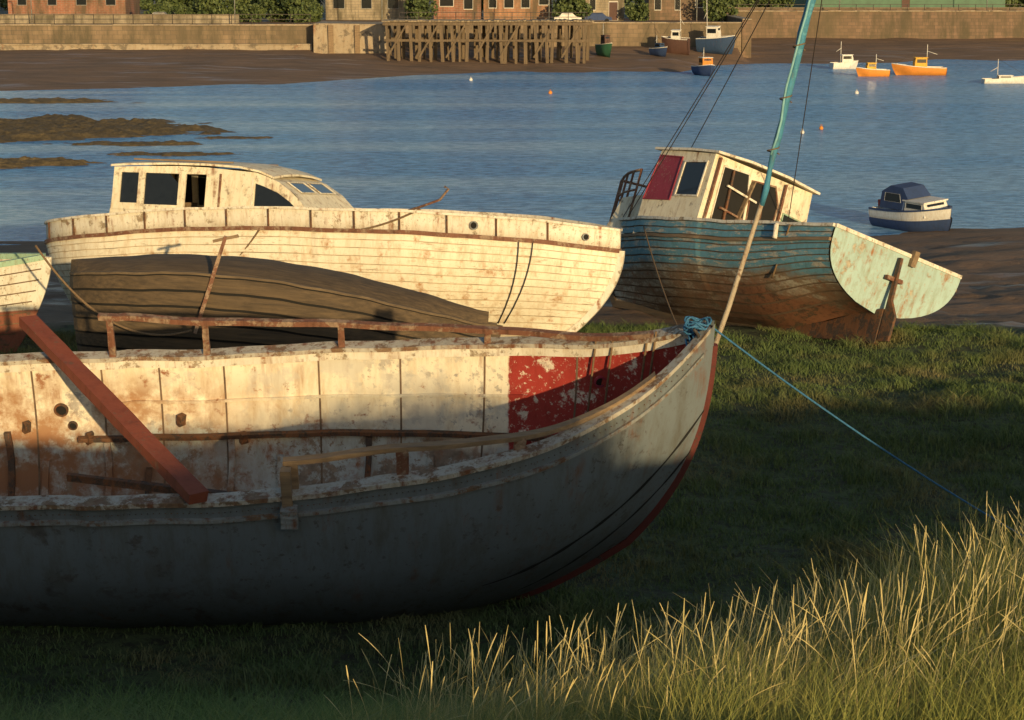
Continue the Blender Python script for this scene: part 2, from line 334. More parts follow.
# ---------------------------------------------------------------- hull generator
class Hull:
    def __init__(s,L,hb,sheer,keel,p=2.4,q=.75,rake=1.2,srake=0.,flare=.1,bow0=.6,vb=1.25,rx=1.6,wob=0.,ps=0.):
        s.L=L;s.hb=hb;s.sheer=sheer;s.keel=keel;s.p=p;s.q=q;s.rake=rake;s.sr=srake;s.fl=flare;s.b0=bow0;s.vb=vb;s.rx=rx;s.wob=wob;s.ps=ps
    def P(s,t,v,side,inset=0.,out=0.,dz=0.):
        e=sm((t-s.b0)/(1-s.b0)); p=(s.p+s.ps*(1-sm(t/.35)))*(1-e)+s.vb*e; q=s.q*(1-e)+1*e; w=min(max(v,0),1)
        f=(1-(1-w)**p)**q; b=s.hb(t); k=s.keel(t);sh=s.sheer(t)
        z=k+(sh-k)*w; yy=max(b*f-inset,0)+out
        if v>1: z=sh+(v-1); yy+=(v-1)*s.fl
        z+=s.wob*w*(math.sin(t*31+side)+.6*math.sin(t*67+1.7*side))
        xx=s.L*t-s.rake*e*(1-w)**s.rx+s.sr*(1-sm(t/.35))*(1-w)**1.3
        return Vector((xx,side*yy,z+dz))
    def shell(s,name,mat,parent,T=60,planks=0,rows=16,v0=0,v1=1,inset=0,lap=.02,t0=0,t1=1,ext=None,groove=.009,seam=None,gd=-.008):
        g=G(); rr=[]; ri=None
        if planks:
            ri=[]
            for k in range(planks):
                a=v0+(v1-v0)*k/planks;b=v0+(v1-v0)*(k+1)/planks
                rr+=[(a,lap),((a+b)/2,lap*.6),(b-groove,lap*.2),(b-groove*.95,gd),(b-.001,gd)]; ri+=[0,0,1,1,0]
            rr[-1]=(v1,0)
        else: rr=[(v0+(v1-v0)*k/rows,0) for k in range(rows+1)]
        if ext: rr+= [(1+e,0) for e in ext]
        for side in(1,-1):
            secs=[[s.P(t0+(t1-t0)*k/T,v,side,inset,o if o>=0 else max(o,-s.hb(t0+(t1-t0)*k/T)*.5)) for v,o in rr] for k in range(T+1)]
            g.loft(secs,0,False,False,ri)
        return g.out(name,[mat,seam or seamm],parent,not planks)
    def strip(s,g,side,v,w,h,t0=0,t1=1,T=50,inset=0,i=0,dz=0,dzf=None,vv=None):
        secs=[]
        for k in range(T+1):
            t=t0+(t1-t0)*k/T
            z=dz+(dzf(t) if dzf else 0)
            a=s.P(t,v,side)
            yy=abs(a.y)
            yo=yy-inset+w/2; yi=max(yy-inset-w/2,0)
            secs.append([Vector((a.x,side*yi,a.z-h/2+z)),Vector((a.x,side*yo,a.z-h/2+z)),Vector((a.x,side*yo,a.z+h/2+z)),Vector((a.x,side*yi,a.z+h/2+z))])
        g.loft(secs,i)
    def stem(s,name,mat,parent,w=.12,d=.12,t0=0,top=1.0):
        g=G(); pts=[s.P(t0+(1-t0)*k/50,0,1) for k in range(51)]+[s.P(1,top*k/20,1) for k in range(1,21)]
        secs=[]
        for k,p in enumerate(pts):
            dr=(pts[min(k+1,len(pts)-1)]-pts[max(k-1,0)]).normalized(); no=Vector((dr.z,0,-dr.x))
            c=Vector((p.x,0,p.z)); a=c-no*.04;b=c+no*d
            secs.append([a+Vector((0,w/2,0)),a-Vector((0,w/2,0)),b-Vector((0,w/2*.7,0)),b+Vector((0,w/2*.7,0))])
        g.loft(secs); return g.out(name,mat,parent)
    def transom(s,name,mat,parent,x=0.0,rows=14):
        g=G(); a=[s.P(0,k/rows,1) for k in range(rows+1)];b=[s.P(0,k/rows,-1) for k in range(rows+1)]
        v=a+b; f=[(k,k+1,rows+2+k,rows+1+k) for k in range(rows)]; g.add([p-Vector((.035,0,0)) for p in v],f)
        g.add([p+Vector((.08,0,0)) for p in v],f)
        return g.out(name,mat,parent)
    def deck(s,name,mat,parent,v=.98,t0=0.,t1=1,camber=.06,T=40,inset=0,dz=0,bumpy=0):
        g=G(); secs=[]; cs=[1-k/8 for k in range(17)]
        for k in range(T+1):
            t=t0+(t1-t0)*k/T; a=s.P(t,v,1,inset,0,dz); secs.append([Vector((a.x,a.y*c,a.z+camber*(1-c*c)+random.uniform(-bumpy,bumpy))) for c in cs])
        g.loft(secs,0,False,False); return g.out(name,mat,parent)
def window(name,pts,nrm,parent,fm,gm=glass,fw=.05,th=.03):
    pts=[Vector(p) for p in pts]; nrm=Vector(nrm).normalized(); c=sum(pts,Vector())/len(pts); g=G()
    k=len(pts); out=[]
    for p in pts:
        d=(p-c); out.append(p+d.normalized()*fw)
    o0=[p+nrm*.004 for p in out]; o1=[p+nrm*th for p in out]; i1=[p+nrm*th for p in pts]; i0=[p+nrm*.008 for p in pts]
    v=o0+o1+i1+i0; f=[]
    for r in range(3):
        for j in range(k): f.append((r*k+j,r*k+(j+1)%k,(r+1)*k+(j+1)%k,(r+1)*k+j))
    g.add(v,f,0); g.add(i0,[tuple(range(k))],1)
    return g.out(name,[fm,gm],parent)
def prism(name,prof,w0,w1,mat,parent,zr):
    g=G(); k=len(prof); z0=min(p[1] for p in prof)
    wf=lambda z: w0+(w1-w0)*(z-z0)/(zr-z0)
    v=[(x,wf(z),z) for x,z in prof]+[(x,-wf(z),z) for x,z in prof]
    g.add(v,[tuple(range(k)),tuple(range(k,2*k))[::-1]]+[(j,j+k,(j+1)%k+k,(j+1)%k) for j in range(k)])
    return g.out(name,mat,parent),wf
# ---------------------------------------------------------------- BOAT 1: grey open hull
B1=empty('wooden_boat','derelict open grey hull with cream and red inner planking','boat',(-9.45,19.6,3.13),(R(16.5),R(0),R(1.5)))
def hb1(t):
    if t>.45: return 1.54*(1-((t-.45)/.55)**3.8)+.03
    return 1.54-.42*((.45-t)/.45)**2
KD=-.56
H1=Hull(11.5,hb1,lambda t:1.79+.66*max(0,(t-.42)/.58)**2.0+.53*max(0,(t-.8)/.2)**3,lambda t:KD+.88*max(0,(t-.74)/.26)**2.6,2.8,.66,.80,0,.05,.66,1.8,2.8,wob=.009)
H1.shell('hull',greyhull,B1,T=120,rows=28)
H1.shell('inner_planking',lining,B1,T=110,rows=22,v0=.20,v1=.985,inset=.07)
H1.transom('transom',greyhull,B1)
H1.stem('stem_post',keelred,B1,.08,.045,.3,.90)
H1.deck('floor',rubble,B1,v=.28,t1=.9,camber=0,inset=.06,T=90,bumpy=.03)
g=G()
for sd in(1,-1): H1.strip(g,sd,1,.18,.05,0,.995,110,inset=.04,dz=.02)
g.out('gunwale',worntrim,B1)
g=G()
for sd in(1,-1): H1.strip(g,sd,.925,.05,.04,0,.99,110,inset=-.015)
g.out('rubbing_strake',greytrim,B1)
for v,ta in((.36,.80),(.18,.85)):
    g=G(); secs=[]
    for k in range(41):
        t=ta+(1.0-ta)*k/40; vv=v+.26*((t-ta)/(1-ta))**2; wv=.009*min(1,k/10)*(1+.4*math.sin(k*.9))
        secs.append([H1.P(t,vv-wv,-1,0,.002),H1.P(t,vv+wv,-1,0,.002),H1.P(t,vv+wv,-1,0,.008),H1.P(t,vv-wv,-1,0,.008)])
    g.loft(secs); g.out('open_seam',black,B1)
g=G()
for k in range(120):
    t=.38+.60*k/120; p=H1.P(t,.96,-1,0,.012); r=.008
    g.add([p+Vector((r,0,0)),p+Vector((0,0,r)),p-Vector((r,0,0)),p-Vector((0,0,r)),p+Vector((0,-.010,0))],[(0,1,4),(1,2,4),(2,3,4),(3,0,4)])
o=g.out('rivets',rustdark,B1); o["kind"]="stuff"
t=.36
while t<.95:
    g=G(); secs=[]; dt=.0009
    for j in range(14):
        v=.3+.67*j/13
        secs.append([H1.P(t-dt,v,1,.068),H1.P(t+dt,v,1,.068),H1.P(t+dt,v,1,.074),H1.P(t-dt,v,1,.074)])
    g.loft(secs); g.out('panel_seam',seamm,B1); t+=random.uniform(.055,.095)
g=G()
H1.strip(g,1,.60,.07,.05,.40,.95,60,inset=.12)
g.out('lower_stringer',rustdark,B1)
g=G(); H1.strip(g,1,.77,.03,.03,.44,.84,60,inset=.085); g.out('upper_stringer',lining,B1)
for k,t in enumerate((.33,.37,.425,.47,.545,.60,.68,.75,.83)):
    g=G(); secs=[]; dt=.0030; top=(.64,.5,.58,.45,.60,.5,.58,.5,.6)[k]
    for j in range(8):
        v=.22+(top-.22)*j/7; tt=t+.004*math.sin(k*3+j*.4)
        secs.append([H1.P(tt-dt,v,1,.07),H1.P(tt+dt,v,1,.07),H1.P(tt+dt,v,1,.12),H1.P(tt-dt,v,1,.12)])
    g.loft(secs); g.out('rib',(rustdark,lining,lining)[k%3],B1)
for t,v in((.35,.66),(.41,.60),(.50,.68),(.56,.58)):
    a=H1.P(t,v,1,.10); beam('bracket',a+Vector((0,0,-.05)),a+Vector((.02,-.02,.08)),.08,.06,rustdark,B1,2,.01)
dzn=lambda t:.28*(1-sm((t-.70)/.22))+.03
g=G(); H1.strip(g,-1,1,.09,.05,.625,.945,50,inset=.12,dz=.03,dzf=dzn); g.out('raised_rail',railwood,B1)
beam('loose_batten',(4.9,-.6,1.55),(7.3,-1.05,1.48),.05,.08,rustdark,B1)
for t in(.632,.725,.825):
    a=H1.P(t,1,-1,.12); beam('rail_post',a+Vector((0,0,-.02)),a+Vector((0,0,dzn(t)+.03)),.12,.08,(railwood if t<.7 else rustrail),B1)
a=H1.P(.628,1,-1,0,.03); beam('timberhead',a+Vector((0,.02,-.30)),a+Vector((0,0,.34)),.10,.09,railwood,B1)
beam('timberhead',a+Vector((.02,-.06,-.26)),a+Vector((.02,-.06,-.06)),.16,.13,greytrim,B1)
dzf=lambda t:.52-.46*(t-.42)/.5
g=G(); H1.strip(g,1,1,.08,.06,.43,.95,60,inset=.08,dz=.03,dzf=dzf); g.out('rust_rail',rustrail,B1)
for t in(.44,.53,.66,.80):
    a=H1.P(t,1,1,.08); beam('rail_post',a,a+Vector((0,0,dzf(t)+.02)),.07,.05,rustrail,B1)
g=G()
H1.strip(g,1,.98,.03,.12,0,.98,110,inset=.09); g.out('inner_capping',whitetrim,B1)
def disc(name,c,nrm,r,mat,parent,th=.03,seg=20):
    nrm=Vector(nrm).normalized(); a=nrm.cross(Vector((0,0,1))).normalized(); b=nrm.cross(a); g=G()
    ring=lambda rr,o:[Vector(c)+nrm*o+(a*math.cos(6.2832*j/seg)+b*math.sin(6.2832*j/seg))*rr for j in range(seg)]
    g.loft([ring(r*1.35,0),ring(r*1.35,th),ring(r,th),ring(r,th*.3)],0,True,False); g.add(ring(r,th*.3),[tuple(range(seg))],1)
    return g.out(name,[mat,black],parent)
disc('porthole',H1.P(.905,.84,1,.08),(.2,-1,0),.05,maroon,B1)
disc('porthole',H1.P(.385,.74,1,.07),(0,-1,0),.06,rustdark,B1)
disc('porthole',H1.P(.395,.66,1,.07),(0,-1,0),.04,rustdark,B1)
for t,dx in((.90,0),(.915,.03),(.945,-.05),(.952,.0)):
    a=H1.P(t,1,1,.1,0,.1); b=H1.P(t-.004,.55,1,.14)
    tube('hanging_rope',sag(a,b,.02,8),.012,roper,B1)
p=H1.P(.99,1,1); g=G(); pts=[]
for k in range(120):
    a=k*.33; r=.09+.025*math.sin(k*.7); pts.append((p.x-.06+r*math.cos(a)*1.2,r*math.sin(a)*.9,p.z+.05+.06*math.sin(k*.21)+.025*math.sin(k)))
g.tube(pts,.012); g.out('rope_coil',ropeb,B1,True)
for q in range(3):
    tube('rope_turn',[(p.x-.08-.03*q+.03*math.cos(a),.13*math.sin(a),p.z-.05-.05*q+.03*math.cos(a*2)) for a in np.linspace(0,6.28,16)],.012,ropeb,B1)
tube('rope_loop',[(p.x-.12+.06*math.sin(k*.5),-.14-.02*math.cos(k*.5),p.z+.1-.035*k) for k in range(12)],.018,wirem,B1)
for k in range(14):
    x0=3.8+random.random()*3.6; beam('loose_board',(x0,-.5+1.1*random.random(),.30+.03*k),(x0+.8+random.random(),-.4+1.1*random.random(),.34+.03*k),random.uniform(.08,.18),.03,(railwood,darkwood,lining)[k%3],B1)
bpy.context.view_layer.update()
MB1=B1.matrix_world.copy()
g=G(); pa=MB1@Vector((4.12,1.66,2.19)); pb=MB1@Vector((6.38,-1.64,1.94)); g.beam(pa,pb,.20,.11,0,10,.006)
o=g.out('timber_plank',redplank); tag(o,'thick red oxide painted plank laid across the grey boat','plank')
bow=MB1@(H1.P(.99,1,1)+Vector((.0,0,.06)))
rp=sag(bow,(6.5,21.0,z1(6.5,21)+.02),.12,40)
o=tube('mooring_rope',rp,.011,ropeb); tag(o,'taut blue mooring rope running from the bow to the marsh','rope')
# ---------------------------------------------------------------- BOAT 2: white clinker cabin cruiser
B2=empty('cabin_cruiser','old white clinker cabin cruiser with peeling paint, beached on marsh','boat',(-9.35,37.9,2.55),(R(-7),R(-.3),R(-18)))
def hb2(t):
    if t<.3: return 1.7*(1-((.3-t)/.3)**2.6)**.6*.98+.02
    if t>.55: return 1.7*(1-((t-.55)/.45)**2.4)**.9+.02
    return 1.7
H2=Hull(11.85,hb2,lambda t:1.57+.50*math.sin(math.pi*min(1,t*.95+.0))+.22*sm((t-.5)/.5),lambda t:.0+.1*sm((t-.7)/.3),2.1,.62,1.2,.7,.12,.6,1.5,2.0,wob=.006)
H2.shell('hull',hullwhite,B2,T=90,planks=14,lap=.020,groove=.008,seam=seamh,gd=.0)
H2.shell('bulwark',whitetrim,B2,T=90,rows=1,v0=1,v1=1,ext=(.2,.38),inset=.02)
H2.deck('deck',greytrim,B2,camber=.1)
g=G()
for sd in(1,-1): H2.strip(g,sd,1,.08,.075,0,1,80,inset=-.025)
g.out('rubbing_strake',rustrail,B2)
g=G()
for sd in(1,-1): H2.strip(g,sd,1.38,.09,.045,0,1,80,inset=.0)
g.out('capping',whitetrim,B2)
H2.stem('stem_post',whitetrim,B2,.12,.08,.0,1)
for k in range(13):
    t=.04+k*.072
    for sd in(1,-1):
        a=H2.P(t,1.03,sd,0,.008);b=H2.P(t,1.36,sd,0,.008); beam('stanchion',a,b,.028,.022,rustdark,B2,2,0)
zc=1.92
prof=[(1.98,zc),(2.05,zc+1.20),(3.2,zc+1.25),(4.7,zc+1.22),(5.1,zc+1.15),(5.5,zc+1.0),(5.85,zc+.78),(6.12,zc+.50),(6.25,zc)]
wf=lambda z: 1.25+(1.08-1.25)*(z-zc)/1.24
cab=mesh('cabin',[(x,s_*wf(z),z) for s_ in(1,-1) for x,z in((1.98,zc),(2.0,zc+.40),(6.14,zc+.40),(6.25,zc))]+[],[(0,1,2,3),(7,6,5,4)],cream,B2)
g=G(); secs=[[Vector((x,wf(z),z)),Vector((x,-wf(z),z))] for x,z in prof[1:]]
g.loft(secs,0,False,False); g.add([(1.98,wf(zc),zc),(1.98,-wf(zc),zc),(2.05,-wf(zc+1.2),zc+1.2),(2.05,wf(zc+1.2),zc+1.2)],[(0,1,2,3)])
g.out('cabin_shell',cream,cab)
def pier_(x0,x1,z0,z1a,z1b):
    for sd in(1,-1):
        g=G(); q=[(x0,z0),(x1,z0),(x1,z1b),(x0,z1a)]
        g.add([(x,sd*wf(z),z) for x,z in q]+[(x,sd*(wf(z)-.05),z) for x,z in q],[(0,1,2,3),(4,5,6,7),(0,1,5,4),(1,2,6,5),(2,3,7,6),(3,0,4,7)]); g.out('window_pillar',cream,cab)
zt_=lambda x: np.interp(x,[p[0] for p in prof[1:]],[p[1] for p in prof[1:]])
def col_(x0,x1): pier_(x0,x1,zc+.38,float(zt_(x0)),float(zt_(x1)))
col_(2.02,2.18); col_(2.56,2.70); col_(3.42,3.56); col_(4.0,5.02)
for a_,b_ in((2.18,2.56),(2.70,3.42),(3.56,4.0)):
    pier_(a_,b_,zc+1.10,float(zt_(a_)),float(zt_(b_)))
pier_(2.18,2.56,zc+.38,zc+.52,zc+.52); pier_(2.70,3.42,zc+.38,zc+.50,zc+.50)
for sd in(1,-1):
    g=G(); xsq=(5.02,5.2,5.5,5.75,5.95,6.1); top=[float(zt_(x)) for x in xsq]
    v=[(x,sd*wf(t_),t_) for x,t_ in zip(xsq,top)]+[(x,sd*wf(t_-.2),max(t_-.2,zc+.39)) for x,t_ in zip(xsq,top)]
    g.add(v,[(k,k+1,k+7,k+6) for k in range(5)]); g.out('window_pillar',cream,cab)
    g=G(); q=[(2.18,zc+.5),(2.18,zc+1.1),(2.56,zc+1.1),(2.56,zc+.5)]; g.add([(x,sd*(wf(z)-.03),z) for x,z in q],[(0,1,2,3)]); g.out('window',glass,cab)
    g=G(); q=[(2.70,zc+.5),(2.70,zc+1.1),(3.2,zc+1.1),(3.42,zc+.9),(3.42,zc+.5)]; g.add([(x,sd*(wf(z)-.03),z) for x,z in q],[(0,1,2,3,4)]); g.out('window',glass,cab)
    g=G(); g.add([(x,sd*(wf(z)-.03),z) for x,z in ((5.02,zc+.40),(5.02,zc+1.04),(5.5,zc+.88),(6.0,zc+.45))],[(0,1,2,3)]); g.out('window',glass,cab)
beam('steering_seat',(2.9,-.3,zc+.3),(2.9,.3,zc+.3),.4,.5,railwood,cab,1)
beam('bulkhead',(4.3,-1.0,zc+.55),(4.3,1.0,zc+.55),.05,1.0,railwood,cab,1)
g=G(); g.add([(2.0,-1.2,zc+.02),(6.1,-1.2,zc+.02),(6.1,1.2,zc+.02),(2.0,1.2,zc+.02)],[(0,1,2,3)]); g.out('cabin_sole',darkwood,cab)
g=G(); secs=[]
for x,zz in((1.96,1.19),(2.4,1.22),(3.2,1.25),(4.0,1.25),(4.7,1.22),(5.1,1.15),(5.4,1.04)):
    z=zc+zz+.006; secs.append([Vector((x,y,z+h+.08*(1-(y/1.2)**2))) for y,h in((-1.12,0),(-.6,0),(0,0),(.6,0),(1.12,0),(1.12,.04),(.6,.04),(0,.04),(-.6,.04),(-1.12,.04))])
g.loft(secs); g.out('roof',cream,B2)
for sd in(-1,1):
    beam('panel_batten',(4.30,sd*(wf(zc+.3)+.01),zc+.2),(4.30,sd*(wf(zc+1.15)+.01),zc+1.12),.04,.03,rustrail,cab,2,0)
    beam('panel_batten',(4.98,sd*(wf(zc+.3)+.01),zc+.2),(4.98,sd*(wf(zc+1.15)+.01),zc+1.06),.04,.03,whitetrim,cab,2,0)
    beam('handrail',(2.4,sd*1.0,zc+1.36),(4.5,sd*1.0,zc+1.34),.03,.03,railwood,B2)
for sd in(-.45,.45):
    window('windscreen',[(5.55,sd-.34,zc+.99),(5.55,sd+.34,zc+.99),(5.83,sd+.34,zc+.81),(5.83,sd-.34,zc+.81)],(.55,0,.83),cab,whitetrim,glass,.03,.02)
beam('hatch',(7.6,-.3,2.30),(7.6,.3,2.30),.6,.2,whitetrim,B2)
disc('fairlead',H2.P(.80,1.2,-1,0,.01),(0,-1,0),.06,greytrim,B2)
disc('fairlead',H2.P(.955,1.18,-1,0,.01),(.6,-.8,0),.05,greytrim,B2)
a=H2.P(.70,1.38,-1); tube('davit',[a,a+Vector((.3,0,.1)),a+Vector((.62,0,.22)),a+Vector((.78,0,.42)),a+Vector((.70,0,.46))],.022,rustrail,B2)
tube('rope',sag(H2.P(.72,1.43,-1),H2.P(.62,1.0,-1,0,.05),.05,12),.018,roper,B2)
tube('rope',sag(H2.P(.46,1.0,-1,0,.05),H2.P(.36,.45,-1,0,.08),.08,12),.018,roper,B2)
tube('rope',[H2.P(.865,v,-1,0,.06) for v in(1,.9,.8,.7,.6,.5,.35,.2)],.010,wirem,B2)
tube('rope',[H2.P(.885-.01*(1-v),v,-1,0,.06) for v in(1,.9,.8,.7,.6,.5,.35,.2)],.010,wirem,B2)
# ---------------------------------------------------------------- BOAT 3: blue boat with wheelhouse
B3=empty('fishing_boat','weathered blue fishing boat with cream wheelhouse, heeled on mud','boat',(6.80,34.9,2.70),(R(21),R(4.5),R(122)))
def hb3(t):
    if t>.4: return 1.72*(1-((t-.4)/.6)**2.4)+.02
    return 1.72-.04*((.4-t)/.4)**2
H3=Hull(9.6,hb3,lambda t:1.60+.25*max(0,(t-.25)/.75)**2+.12*(1-t),lambda t:.50*(1-sm(t/.30))+.15*sm((t-.6)/.4),2.1,.62,1.1,.20,.08,.5,1.3,wob=.008,ps=.6)
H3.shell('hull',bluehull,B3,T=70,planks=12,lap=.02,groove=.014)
H3.shell('inner_planking',darkwood,B3,T=50,rows=10,inset=.06,v0=.1,v1=.98)
H3.transom('transom',transom_m,B3)
H3.deck('deck',railwood,B3,v=.80,t0=.01,t1=.97,inset=.05)
H3.stem('stem_post',darkwood,B3,.12,.12,.28)
g=G()
for sd in(1,-1): H3.strip(g,sd,1,.13,.06,0,1,60,inset=.02,dz=.02)
a=H3.P(0,1,1);b=H3.P(0,1,-1); g.beam(a+Vector((0,0,.02)),b+Vector((0,0,.02)),.12,.07)
g.out('gunwale',whitetrim,B3)
g=G()
for sd in(1,-1): H3.strip(g,sd,.80,.06,.06,0,1,60,inset=-.02)
g.out('rubbing_strake',railwood,B3)
g=G(); dw=[(-.03,-.08),(-.03,.62),(.6,.50),(1.4,.26),(2.8,.06),(2.8,-.1)]
g.add([(x,.05,z) for x,z in dw]+[(x,-.05,z) for x,z in dw],[tuple(range(6)),tuple(range(11,5,-1))]+[(j,(j+1)%6,(j+1)%6+6,j+6) for j in range(6)]); g.out('deadwood',rustdark,B3)
g=G(); pr=[( -.06,.0),(-.34,.02),(-.36,.50),(-.16,.80),(-.14,1.62),(-.06,1.62)]
g.add([(x,.03,z) for x,z in pr]+[(x,-.03,z) for x,z in pr],[tuple(range(6)),tuple(range(11,5,-1))]+[(j,(j+1)%6,(j+1)%6+6,j+6) for j in range(6)])
g.out('rudder',rustdark,B3)
beam('rudder_bracket',(-.06,-.2,1.2),(-.06,.2,1.2),.08,.08,rustrail,B3,2)
beam('tow_post',(-.06,-.34,1.55),(-.1,-.34,1.85),.12,.10,railwood,B3,3)
zd=1.36; x0,x1_=4.45,6.50; ww=1.46; hh_=1.86
prof=[(x0,zd),(x0+.06,zd+hh_),(x1_-.1,zd+hh_+.08),(x1_+.05,zd+.9),(x1_,zd)]
wh,wf3=prism('wheelhouse',prof,ww,ww-.10,cream,B3,zd+hh_)
g=G(); secs=[]
for x,z in((x0-.10,hh_),(x0+.8,hh_+.06),(x1_+.08,hh_+.08)):
    secs.append([Vector((x,y,zd+z+h+.07*(1-(y/1.35)**2))) for y,h in((-1.44,0),(-.5,0),(.5,0),(1.42,0),(1.42,.05),(.5,.05),(-.5,.05),(-1.44,.05))])
g.loft(secs); g.out('roof',whitetrim,wh)
ax=lambda z:x0+.06*(z-zd)/hh_-.0
def awin(nm,pts,gm=glass,fm=cream,fw=.04):
    return window(nm,[(ax(zd+z),y,zd+z) for y,z in pts],(-1,0,.03),wh,fm,gm,fw)
awin('doorway',[(1.10,.45),(1.08,1.66),(.42,1.70),(.34,1.3),(.26,.15),(.9,.15)],black,whitetrim)
awin('window',[(.18,.62),(.28,1.60),(-.34,1.66),(-.50,1.3),(-.46,.66)],black,rustrail)
awin('window',[(-.72,.66),(-.72,1.20),(-1.20,1.17),(-1.22,.66)],glass,palegreen)
for p,q,w_,m in(((.60,.1),(.28,1.6),.10,railwood),((1.0,.82),(.34,.76),.06,rustrail),((.05,.45),(-.95,.60),.07,railwood),((-.58,.1),(-.56,1.8),.05,rustrail),((.95,1.3),(.1,1.2),.05,whitetrim),((-.1,.72),(.0,1.6),.05,rustdark),((.8,.15),(.86,1.65),.04,rustdark),((1.32,.1),(1.26,1.8),.06,rustrail),((-1.3,.4),(-.6,.3),.07,rustdark)):
    beam('door_frame_board',(x0-.05,p[0],zd+p[1]),(x0-.02,q[0],zd+q[1]),w_,.04,m,wh,2)
for sd in(1,-1):
    ys_=lambda z:sd*wf3(zd+z)
    window('window',[(4.70,ys_(.95),zd+.95),(4.70,ys_(1.66),zd+1.66),(5.42,ys_(1.66),zd+1.66),(5.42,ys_(.95),zd+.95)],(0,sd,.05),wh,whitetrim)
    window('side_panel',[(5.58,ys_(.84),zd+.84),(5.58,ys_(1.76),zd+1.76),(6.36,ys_(1.80),zd+1.80),(6.50,ys_(.84),zd+.84)],(0,sd,.05),wh,maroon,maroon,.03)
fd,wf4=prism('foredeck_trunk',[(x1_+.02,zd+.05),(x1_+.02,zd+1.05),(7.7,zd+.92),(7.95,zd+.1)],1.22,1.12,cream,B3,zd+1.05)
for k in range(8):
    x=2.2+random.random()*2; yy=-1+2*random.random(); s_=random.uniform(.18,.36)
    beam('deck_gear',(x,yy,zd+.12),(x+s_,yy+.1,zd+.14),s_,s_*random.uniform(.6,1.2),(palegreen,railwood,rustdark,greytrim)[k%4],B3,1,.02)
beam('windlass',(8.5,-.3,zd+.45),(8.5,.3,zd+.45),.22,.22,rustdark,B3,3)
RH=1.15
rl=[H3.P(t,1,1,.05,0,RH) for t in(.74,.80,.86,.93,1)]+[H3.P(t,1,-1,.05,0,RH) for t in(.93,.86,.80,.74)]
tube('bow_rail',rl,.032,rustrail,B3)
tube('bow_rail',[p-Vector((0,0,.45)) for p in rl],.024,rustrail,B3)
for p in rl: tube('rail_stanchion',[p,p-Vector((0,0,RH))],.028,rustrail,B3)
for k in range(5): beam('deck_lumber',(.8+k*.25,-.9+.3*k,1.30+.04*k),(2.6,-.6+.3*k,1.38+.05*k),.12,.08,railwood if k%2 else rustrail,B3)
tube('rope',sag(H3.P(.12,1,1,0,.06),H3.P(.17,.35,1,0,.1),.05,12),.02,roper,B3)
tube('rope',sag(H3.P(.16,1,1,0,.06),H3.P(.15,.8,1,0,.1),.0,6),.05,whitetrim,B3)
bpy.context.view_layer.update()
a=B3.matrix_world@H3.P(.62,.9,1,0,.05); 
o=tube('mooring_line',sag(a,(3.3,31,z1(3.3,31)),.35),.016,roper); tag(o,'slack brown mooring line hanging to the grass','rope')
# ---------------------------------------------------------------- spar
S=empty('leaning_mast','tall leaning spar wrapped in faded blue sailcloth on marsh grass','mast',(3.30,32.0,z1(3.3,32)-.1))
bz=S.location
def sp(x,z,y=32): return Vector((x,y,z))-Vector(bz)
tube('pole',[sp(3.3,bz[2]),sp(3.70,3.84),sp(4.24,5.7),sp(4.30,5.95)],[.045,.045,.04,.04],polem,S,10)
pts=[];rr=[]
for k in range(26):
    t=k/25; z=5.6+t*7.2; x=4.22+(z-5.6)*.212; pts.append(sp(x+.012*math.sin(k*1.7),z)); rr.append(.045+.045*min(1,t*1.6)+.008*math.sin(k*2.1))
tube('sail_wrap',pts,rr,bluewrap,S,12)
tube('sail_fold',[p+Vector((-.05+.02*math.sin(i),-.075,0)) for i,p in enumerate(pts[3:])],.022,plain('pale_blue_cloth',(.2,.42,.45)),S,6)
for k in range(6): 
    p=pts[3+k*3]; tube('lashing',[p+Vector((.10*math.cos(a),.10*math.sin(a),.02*a)) for a in np.linspace(0,6.3,13)],.012,roper,S,5)
mw=B3.matrix_world; tp=sp(5.4,11.3)
for q in(mw@H3.P(.78,1,1),mw@H3.P(.74,1,1),mw@Vector((6.1,.9,3.35)),mw@H3.P(.55,1,-1)):
    tube('rigging_wire',sag(tp,q-Vector(bz),.05,6),.010,wirem,S,5)
# ---------------------------------------------------------------- BOAT 4 dark, BOAT 5 left
B4=empty('rowing_boat','dark weathered wooden boat hull lying between two larger wrecks','boat',(-7.5,31.2,2.70),(R(-3),R(4.4),R(-2)))
H4=Hull(7.15,lambda t:1.05*(1-((.42-t)/.42)**2.6)**.6+.03 if t<.42 else 1.05*(1-((t-.42)/.58)**2.3)+.02,lambda t:1.58+.58*math.sin(math.pi*min(1,t*.86+.17)),lambda t:.02,1.8,.75,.9,.3,.05,.6,1.4,wob=.008)
H4.shell('hull',darkwood,B4,T=60,planks=8,lap=.045,groove=.022,seam=black); H4.shell('inner_planking',darkwood,B4,T=40,rows=8,inset=.05,v0=.1,v1=.98); H4.stem('stem_post',darkwood,B4,.1,.1)
g=G()
for sd in(1,-1): H4.strip(g,sd,1,.08,.04,0,1,50)
g.out('gunwale',wood('weathered_gunwale',(.16,.115,.065),(.08,.055,.035)),B4)
H4.deck('deck',darkwood,B4,v=.96,t1=.98,camber=.28)
beam('boathook',(2.35,-1.15,1.2),(2.75,-1.1,2.80),.06,.06,rustrail,B4); beam('crosspiece',(2.55,-1.1,2.70),(2.95,-1.1,2.82),.05,.05,railwood,B4,2)
tube('rope',sag((-.3,-1.1,2.4),(2.3,-1.2,1.25),.55,24),.02,roper,B4)
B5=empty('wooden_boat','small wooden boat with pale green gunwale and red bottom','boat',(-15.0,33.6,2.55),(R(2),0,R(3)))
